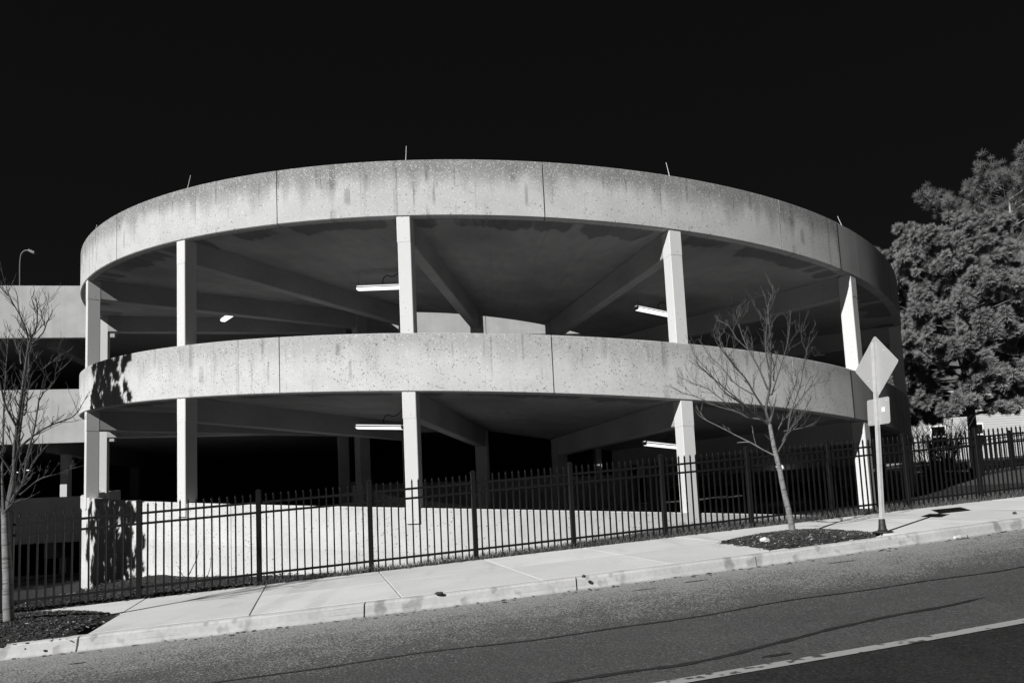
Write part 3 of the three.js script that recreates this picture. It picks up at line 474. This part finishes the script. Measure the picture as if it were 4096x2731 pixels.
function conifer(name, pos, label, o) {
  const T = thing(name, pos, label, 'tree', o.group), r = rng(o.seed), spots = [];
  part(T, 'trunk', taper([V(0, -.3, 0), V(.05, o.h * .3, .05), V(-.08, o.h * .65, 0), V(0, o.h * .97, 0)], o.r, o.r * .18, 8, 14), o.bark ?? M.pineBark);
  const limbs = [];
  for (let y = o.clear; y < o.h; y += o.step * (.7 + .6 * r())) { const f = (y - o.clear) / (o.h - o.clear), L = o.w * o.prof(f) * (.72 + .5 * r()), nb = o.whorl;
    for (let b = 0; b < nb; b++) { const az = (b + r() * .8) / nb * 6.283 + y * 2.4, l = L * (.6 + .55 * r()), rise = o.rise + .5 * f * o.riseTop + (r() - .5) * .3, dir = V(Math.cos(az), rise, Math.sin(az)); const mid = V(dir.x * l * .5, y + dir.y * l * .32, dir.z * l * .5), end = V(dir.x * l, y + dir.y * l * .9, dir.z * l);
      limbs.push(taper([V(0, y, 0), mid, end], Math.max(.018, o.r * .28 * (1 - f)), .008, 5, 6));
      const nt = Math.round(l * o.dens) + 2;
      for (let i = 0; i < nt; i++) { const t = lerp(o.bare, 1.04, Math.pow(r(), .6)), q = t < .5 ? V(0, y, 0).lerp(mid, t * 2) : mid.clone().lerp(end, t * 2 - 1); const side = (r() - .5) * l * .62 * (1.15 - .5 * t); q.x += -dir.z * side; q.z += dir.x * side; q.y += (r() - .35) * .42 * o.fluff; spots.push([q, V(dir.x * .7 - dir.z * side * .5 + (r() - .5) * .7, .55 + r() * .8, dir.z * .7 + dir.x * side * .5 + (r() - .5) * .7).normalize()]); } } }
  part(T, 'limbs', mergeGeometries(limbs), o.limbMat ?? o.bark ?? M.pineBark);
  const im = new THREE.InstancedMesh(o.tuft, o.needle, spots.length); im.name = 'foliage'; im.userData.kind = 'stuff'; im.castShadow = im.receiveShadow = true; const m4 = new THREE.Matrix4(), q4 = new THREE.Quaternion(), c = new THREE.Color();
  spots.forEach(([p, d], i) => { q4.setFromUnitVectors(V(0, 1, 0), d); const s = o.size * (.7 + .6 * r()); m4.compose(p, q4, V(s, s, s)); im.setMatrixAt(i, m4); const k = .75 + .5 * r(); im.setColorAt(i, c.setRGB(k, k, k)); });
  T.add(im); return T;
}
{ const tuft = tuftGeo(210, .18, 2.2, .0062, 5), soft = needleMat(.21), dark = needleMat(.13);
  const full = f => Math.pow(Math.sin(Math.PI * clamp(.16 + .80 * f, 0, 1)), .75) * (1 - .25 * f);
  const at = (x, z) => [x, groundY(x, z), z];
  conifer('pine_tree', at(18.3, -29.5), 'full bushy pine on the lawn beside the round ramp', { h: 9.4, r: .2, w: 4.0, clear: 2.2, step: .42, whorl: 7, dens: 5.0, bare: .55, fluff: 1, rise: .15, riseTop: .9, prof: full, size: 1.28, tuft, needle: soft, seed: 5, group: 'pines on the lawn' });
  conifer('pine_tree', at(17.2, -34.5), 'smaller pine half hidden behind the right end of the ramp', { h: 9.5, r: .18, w: 3.6, clear: 1.9, step: .45, whorl: 7, dens: 4.8, bare: .55, fluff: 1, rise: .15, riseTop: .9, prof: full, size: 1.28, tuft, needle: soft, seed: 8, group: 'pines on the lawn' });
  conifer('pine_tree', at(24.2, -33.0), 'bushy pine at the right edge of the photo', { h: 9.3, r: .2, w: 3.8, clear: 2.3, step: .45, whorl: 7, dens: 4.8, bare: .55, fluff: 1, rise: .12, riseTop: .9, prof: full, size: 1.28, tuft, needle: soft, seed: 14, group: 'pines on the lawn' });
  conifer('tall_pine_tree', at(32.5, -46), 'tall thin-crowned pine with pale limbs rising behind the bushy pines', { h: 16.6, r: .26, w: 5.4, clear: 7.5, step: .75, whorl: 5, dens: 7.5, bare: .5, fluff: 1.4, rise: .45, riseTop: .9, prof: f => Math.pow(Math.sin(Math.PI * clamp(.12 + .8 * f)), .6) * (1 - .2 * f), size: 1.2, tuft: tuftGeo(60, .28, 1.9, .005, 9), needle: needleMat(.12), bark: M.pineBarkPale, seed: 23 });
  // evergreens just outside the left of the frame: their shadows fall on the ramp's left end
  const cyp = f => Math.pow(Math.sin(Math.PI * clamp(.22 + .78 * f)), .6), fine = tuftGeo(40, .2, 1.0, .016, 3);
  conifer('evergreen_tree', at(-12.9, -14.9), 'narrow dense evergreen just outside the left edge, shading the ramp', { h: 9.6, r: .14, w: 1.6, clear: .3, step: .40, whorl: 6, dens: 5, bare: .3, fluff: 1.8, rise: .9, riseTop: .8, prof: cyp, size: 1.3, tuft: fine, needle: dark, seed: 31, group: 'evergreens outside the frame' });
  conifer('evergreen_tree', at(-18.9, -21.0), 'broad evergreen outside the left edge in front of the garage', { h: 6.3, r: .14, w: 3.2, clear: .2, step: .25, whorl: 9, dens: 11, bare: .2, fluff: .8, rise: .6, riseTop: .8, prof: f => Math.pow(1 - f, .4), size: 1.5, tuft: fine, needle: dark, seed: 37, group: 'evergreens outside the frame' });
}
// ---------------------------------------------------------------- house beyond the trees
{ const hx = 33.4, hz = -50, hy = groundY(hx, hz) - .1, Hs = thing('clapboard_house', [hx, hy, hz], 'white clapboard house glimpsed beneath the pines behind the fences', 'house'); Hs.rotation.y = -.18;
  const bg = new THREE.BoxGeometry(11.9, 5.2, 7.9); bg.translate(0, 2.6, -4); part(Hs, 'wall', bg, mat(.25));
  const board = new THREE.BoxGeometry(12, .155, .03); board.rotateX(-.16);
  const siding = mat(.40, .7); for (let i = 0; i < 32; i++) { const m = part(Hs, 'clapboard', board, siding); m.position.set(0, .14 + i * .158, -.022); }
  for (const x of [-4.2, -1.9, 1.6, 4.2]) for (const y of [.9, 3.2]) { const w = part(Hs, 'window', chamferBox(1.0, 1.5, .08, .01), M.white); w.position.set(x, y, .03); for (const dy of [.1, .8]) { const p = part(w, 'pane', new THREE.BoxGeometry(.82, .6, .02), new THREE.MeshStandardMaterial({ color: 0x151515, roughness: .15 })); p.position.set(0, dy + .3, .045); } }
  const sh = new THREE.Shape(); sh.moveTo(-4.5, 0); sh.lineTo(0, 3.2); sh.lineTo(4.5, 0); sh.closePath(); const rg = new THREE.ExtrudeGeometry(sh, { depth: 12.6, bevelEnabled: false }); rg.rotateY(Math.PI / 2); rg.translate(-6.3, 5.2, -4); part(Hs, 'roof', rg, mat(.09)); }
// ---------------------------------------------------------------- mulch, grass, litter
function scatter(name, geo, m, n, seed, place, kind = 'stuff', parent = scene) { const im = new THREE.InstancedMesh(geo, m, n), r = rng(seed), m4 = new THREE.Matrix4(), q = new THREE.Quaternion(), e = new THREE.Euler(), c = new THREE.Color(); im.name = parent === scene ? numbered(name) : name; im.userData.kind = kind; im.castShadow = im.receiveShadow = true;
  for (let i = 0; i < n; i++) { const s = place(r); e.set(s.rx, s.ry, s.rz, 'YXZ'); q.setFromEuler(e); m4.compose(s.p, q, V(s.sx, s.sy, s.sz)); im.setMatrixAt(i, m4); im.setColorAt(i, c.setRGB(s.k, s.k, s.k)); } parent.add(im); return im; }
function mulchBed(pts, hgt, label, seed, n) { // pts: outline (x,z)
  const cx = pts.reduce((s, p) => s + p[0], 0) / pts.length, cz = pts.reduce((s, p) => s + p[1], 0) / pts.length, G = new THREE.Group(); G.name = numbered('mulch_bed'); G.userData.kind = 'stuff'; tag(G, label, 'mulch bed'); scene.add(G); const r = rng(seed), N = 48, rings = 8, pos = [], uv = [], idx = [];
  const rim = a => { const i = Math.floor(a * pts.length) % pts.length, f = a * pts.length - Math.floor(a * pts.length), p = pts[i], q = pts[(i + 1) % pts.length]; return [lerp(p[0], q[0], f), lerp(p[1], q[1], f)]; };
  const jag = Array.from({ length: N }, () => .95 + .12 * r());
  const H0 = (x, z, s) => plane(x, z) - .02 + hgt * (1 - s * s) + .02 * fbm(x * .2 + 3, z * .2 + 3, 40, 40, 3) + (s < .97 ? .012 : 0);
  for (let j = 0; j <= rings; j++) for (let i = 0; i < N; i++) { const [ex, ez] = rim(i / N), s = j / rings * (j === rings ? jag[i] : 1), x = lerp(cx, ex, s), z = lerp(cz, ez, s); pos.push(x, H0(x, z, Math.min(1, j / rings)), z); uv.push(x, z); }
  for (let j = 0; j < rings; j++) for (let i = 0; i < N; i++) { const a = j * N + i, b = j * N + (i + 1) % N; idx.push(a, b, a + N, b, b + N, a + N); }
  part(G, 'mound', fromArrays(pos, uv, idx), M.mulch);
  const chip = new THREE.BoxGeometry(1, 1, 1); scatter('chips', chip, mat(.042, .95), n, seed + 1, r => { const a = r(), [ex, ez] = rim(a), s = Math.sqrt(r()) * (r() < .06 ? 1.12 : 1.02), x = lerp(cx, ex, s), z = lerp(cz, ez, s), pale = r() < .05; return { p: V(x, H0(x, z, Math.min(s, 1)) + .006, z), rx: (r() - .5) * .9, ry: r() * 6.3, rz: (r() - .5) * .9, sx: .012 + .04 * r(), sy: .004 + .004 * r(), sz: .006 + .008 * r(), k: pale ? 4 + 6 * r() : .35 + 1.2 * r() }; }, 'stuff', G); return G; }
mulchBed([[3.30, -9.62], [4.0, -9.80], [4.75, -9.98], [5.0, -10.4], [4.85, -11.2], [4.4, -11.75], [3.6, -11.5], [3.05, -11.15], [3.2, -10.4]], .10, 'dark mulch mound at the foot of the slender tree by the sign', 41, 3600);
mulchBed([[-6.9, -7.65], [-5.6, -7.75], [-4.42, -7.95], [-4.6, -8.8], [-4.75, -9.55], [-5.3, -10.0], [-6.4, -10.3], [-7.2, -10.0], [-7.3, -8.8]], .14, 'dark mulch bed by the kerb at the lower left corner', 43, 5200);
{ const blade = new THREE.BufferGeometry(); blade.setAttribute('position', new THREE.Float32BufferAttribute([-.5, 0, 0, .5, 0, 0, .25, .6, .12, -.5, 0, 0, .25, .6, .12, -.2, .55, .12, -.2, .55, .12, .25, .6, .12, .15, 1, .4], 3)); blade.computeVertexNormals();
  const bm = new THREE.MeshStandardMaterial({ color: new THREE.Color().setRGB(.07, .07, .07), roughness: .8, side: THREE.DoubleSide });
  const g = scatter('grass', blade, bm, 26000, 61, r => { let x, z, near; for (; ;) { x = -3.6 + 16.5 * r(); near = r() < .45; z = fenceZ(x) + .10 - (near ? .28 * r() : 4.2 * r()); const d = Math.hypot(x, z - RC.z); if (d > R - .02) break; } const h = (.035 + .06 * r()) * (1.1 + .8 * vn(x * 2 + 40, z * 2 + 80, 200, 200)); return { p: V(x, (near && z > fenceZ(x) ? plane(x, z) : groundY(x, z)) - .01, z), rx: (r() - .5) * .9, ry: r() * 6.3, rz: (r() - .5) * .9, sx: .007 + .006 * r(), sy: h, sz: h, k: .45 + 1.3 * r() }; });
  tag(g, 'short dark grass growing along the fence and the foot of the ramp wall', 'grass');
  const leaf = new THREE.CircleGeometry(1, 5); const lf = scatter('leaf_litter', leaf, new THREE.MeshStandardMaterial({ color: new THREE.Color().setRGB(.16, .16, .16), roughness: .9, side: THREE.DoubleSide }), 2600, 67, r => { const zone = r(); let x, z, y; if (zone < .45) { x = -10 + 21 * r(); z = fenceZ(x) + .06 - .35 * r() * r() + .16 * r() * r(); y = plane(x, z) + .008; } else if (zone < .93) { x = -11 + 8.5 * r(); z = fenceZ(x) - .1 - 4.2 * r(); y = groundY(x, z) + .012; } else { x = -7 + 15 * r(); z = kerbZ(x) + .05 + .25 * r() * r(); y = roadY(x, z) + .008; } const s = .012 + .028 * r(); return { p: V(x, y, z), rx: -1.57 + (r() - .5) * .9, ry: r() * 6.3, rz: 0, sx: s, sy: s * .6, sz: s, k: .2 + 1.9 * r() * r() }; });
  tag(lf, 'dry leaf litter along the fence foot and the gutter', 'leaf litter');
  // dark planting bed between fence and wall at the left
  const bed = new THREE.Mesh(sheet(range(-19, -2.9, 130), (x, t) => { const zf = fenceZ(x) - .05, end = Math.max(zf - 16, x > -13.3 ? RC.z + Math.sqrt(Math.max(1, R * R - x * x)) - .3 : -27); return [x, lerp(zf, end, t)]; }, 40, (x, z) => groundY(x, z) + .02 + .05 * (fbm(x / 20 + 2, z / 20 + 2, 60, 60, 3) - .4) * sstep(-2.9, -4, x) - .03 * sstep(-4, -2.9, x)), M.mulch); bed.name = 'planting_bed'; bed.userData.kind = 'structure'; bed.receiveShadow = bed.castShadow = true; scene.add(bed);
  const bed2 = new THREE.Mesh(sheet(range(6.4, 15.2, 70), (x, t) => { const zf = fenceZ(x) - .45 - .1 * Math.sin(x * 3), end = lerp(-17.5, -26.5, sstep(6.4, 11, x)) ; const k = Math.sqrt(clamp((15.2 - x) / 2.6)); return [x, lerp(zf, lerp(zf - .3, end, k), t)]; }, 36, (x, z) => groundY(x, z) + .012 + .04 * (fbm(x / 20 + 2, z / 20 + 2, 60, 60, 3) - .3)), M.mulch); bed2.name = 'planting_bed_001'; bed2.userData.kind = 'structure'; bed2.receiveShadow = bed2.castShadow = true; scene.add(bed2);  // dark mulch-coloured sheet painted in for the shadow on the lawn at right
}
{ const chip = new THREE.BoxGeometry(1, 1, 1); const c = scatter('bed_chips', chip, mat(.04, .95), 9000, 97, r => { let x, z; for (; ;) { x = -11.5 + 8.3 * r(); z = fenceZ(x) - .1 - 7 * r() * r(); if (Math.hypot(x, z - RC.z) > R) break; } return { p: V(x, groundY(x, z) + .045 * sstep(-2.9, -4.5, x) + .03 * r(), z), rx: (r() - .5) * 1.4, ry: r() * 6.3, rz: (r() - .5) * 1.4, sx: .02 + .06 * r(), sy: .006, sz: .010 + .012 * r(), k: r() < .05 ? 3 + 4 * r() : .3 + 1.2 * r() }; }); tag(c, 'loose bark chips on the planting bed behind the fence at left', 'bark chips');
  for (const [x, z, sd, where] of [[15.6, -27.6, 3, 'against the right end of the ramp'], [19.2, -33, 4, 'under the full bushy pine'], [21.5, -37, 6, 'in front of the clapboard house']]) { const T = thing('bare_shrub', [x, groundY(x, z), z], 'leafless shrub ' + where, 'shrub', 'leafless shrubs on the lawn'), r = rng(sd), gs = []; for (let i = 0; i < 46; i++) { const a = r() * 6.283, l = 1.1 + 1.3 * r(), o = .25 * r(), d = V(Math.cos(a) * (.2 + .5 * r()), 1, Math.sin(a) * (.2 + .5 * r())); const b = V(Math.cos(a) * o, 0, Math.sin(a) * o), e = b.clone().addScaledVector(d, l), m = b.clone().addScaledVector(d, l * .5).add(V((r() - .5) * .2, 0, (r() - .5) * .2)); gs.push(taper([b, m, e], .014, .005, 4, 4)); for (let k = 0; k < 3; k++) { const q = m.clone().lerp(e, r()), e2 = q.clone().add(V((r() - .5) * .7, .2 + .3 * r(), (r() - .5) * .7)); gs.push(taper([q, q.clone().lerp(e2, .5), e2], .008, .004, 4, 3)); } } part(T, 'stems', mergeGeometries(gs), M.twig); } }
{ // small things lying about
  const lump = (seed, sx, sy, sz) => { const g = new THREE.IcosahedronGeometry(1, 2), p = g.attributes.position; for (let i = 0; i < p.count; i++) { const k = .78 + .4 * vn(p.getX(i) * 1.7 + seed + 20, p.getY(i) * 1.7 + p.getZ(i) * 1.3 + 20, 90, 90); p.setXYZ(i, p.getX(i) * k * sx, Math.max(-.5, p.getY(i) * k) * sy, p.getZ(i) * k * sz); } g.computeVertexNormals(); return g; };
  const small = (name, x, z, y, g, m, label, cat) => { const o = new THREE.Mesh(g, m); o.name = numbered(name); o.position.set(x, y, z); o.castShadow = o.receiveShadow = true; scene.add(o); return tag(o, label, cat); };
  small('pale_stone', 3.42, -10.15, plane(3.42, -10.15) + .075, lump(1, .065, .04, .045), mat(.5), 'pale stone lying on the mulch beside the slender tree', 'stone');
  small('leaf_clump', -.72, -8.47, plane(-.72, -8.47) + .012, lump(2, .05, .018, .026), mat(.03), 'dark clump of wet leaves on the kerb edge, left of centre', 'leaf clump');
  small('leaf_clump', .88, -8.72, plane(.88, -8.72) + .012, lump(3, .022, .022, .02), mat(.025), 'small dark clump at the open kerb joint near the centre', 'leaf clump');
  small('pebble', 7.46, -11.2, plane(7.46, -11.2) + .014, lump(4, .028, .028, .022), mat(.04), 'dark pebble on the pavement at the far right', 'pebble');
  small('leaf_clump', -4.66, -7.72, plane(-4.66, -7.72) + .008, lump(6, .022, .010, .014), mat(.03), 'dark scrap on the kerb at the lower left corner', 'leaf clump');
  { const x = 5.95, z = kerbZ(5.95) + .13, B = thing('plastic_bottle', [x, roadY(x, z) + .031, z], 'crushed clear bottle lying in the gutter at the right', 'bottle'); const g = new THREE.LatheGeometry([[0, -.1], [.026, -.098], [.03, -.07], [.024, -.02], [.03, .02], [.03, .05], [.012, .085], [.012, .1], [0, .1]].map(([a, b]) => new THREE.Vector2(a, b)), 14); g.rotateZ(Math.PI / 2); part(B, 'body', g, mat(.45, .25)); const cg = new THREE.CylinderGeometry(.014, .014, .02, 12); cg.rotateZ(Math.PI / 2); const c = part(B, 'cap', cg, M.white); c.position.x = -.108; B.rotation.y = .35; }
  { const x = -6.5, z = RC.z + Math.sqrt(R * R - 6.5 * 6.5) + .35, T = thing('fallen_twig', [x, groundY(x, z), z], 'bare forked twig leaning at the foot of the wall', 'twig'); part(T, 'stem', taper([V(0, 0, 0), V(.1, .2, 0), V(.22, .42, .02), V(.26, .6, 0)], .012, .005), M.twig); part(T, 'stem', taper([V(0, 0, 0), V(-.1, .18, .03), V(-.14, .3, .05)], .01, .004), M.twig); }
}
shade(scene);
renderer.render(scene, camera);
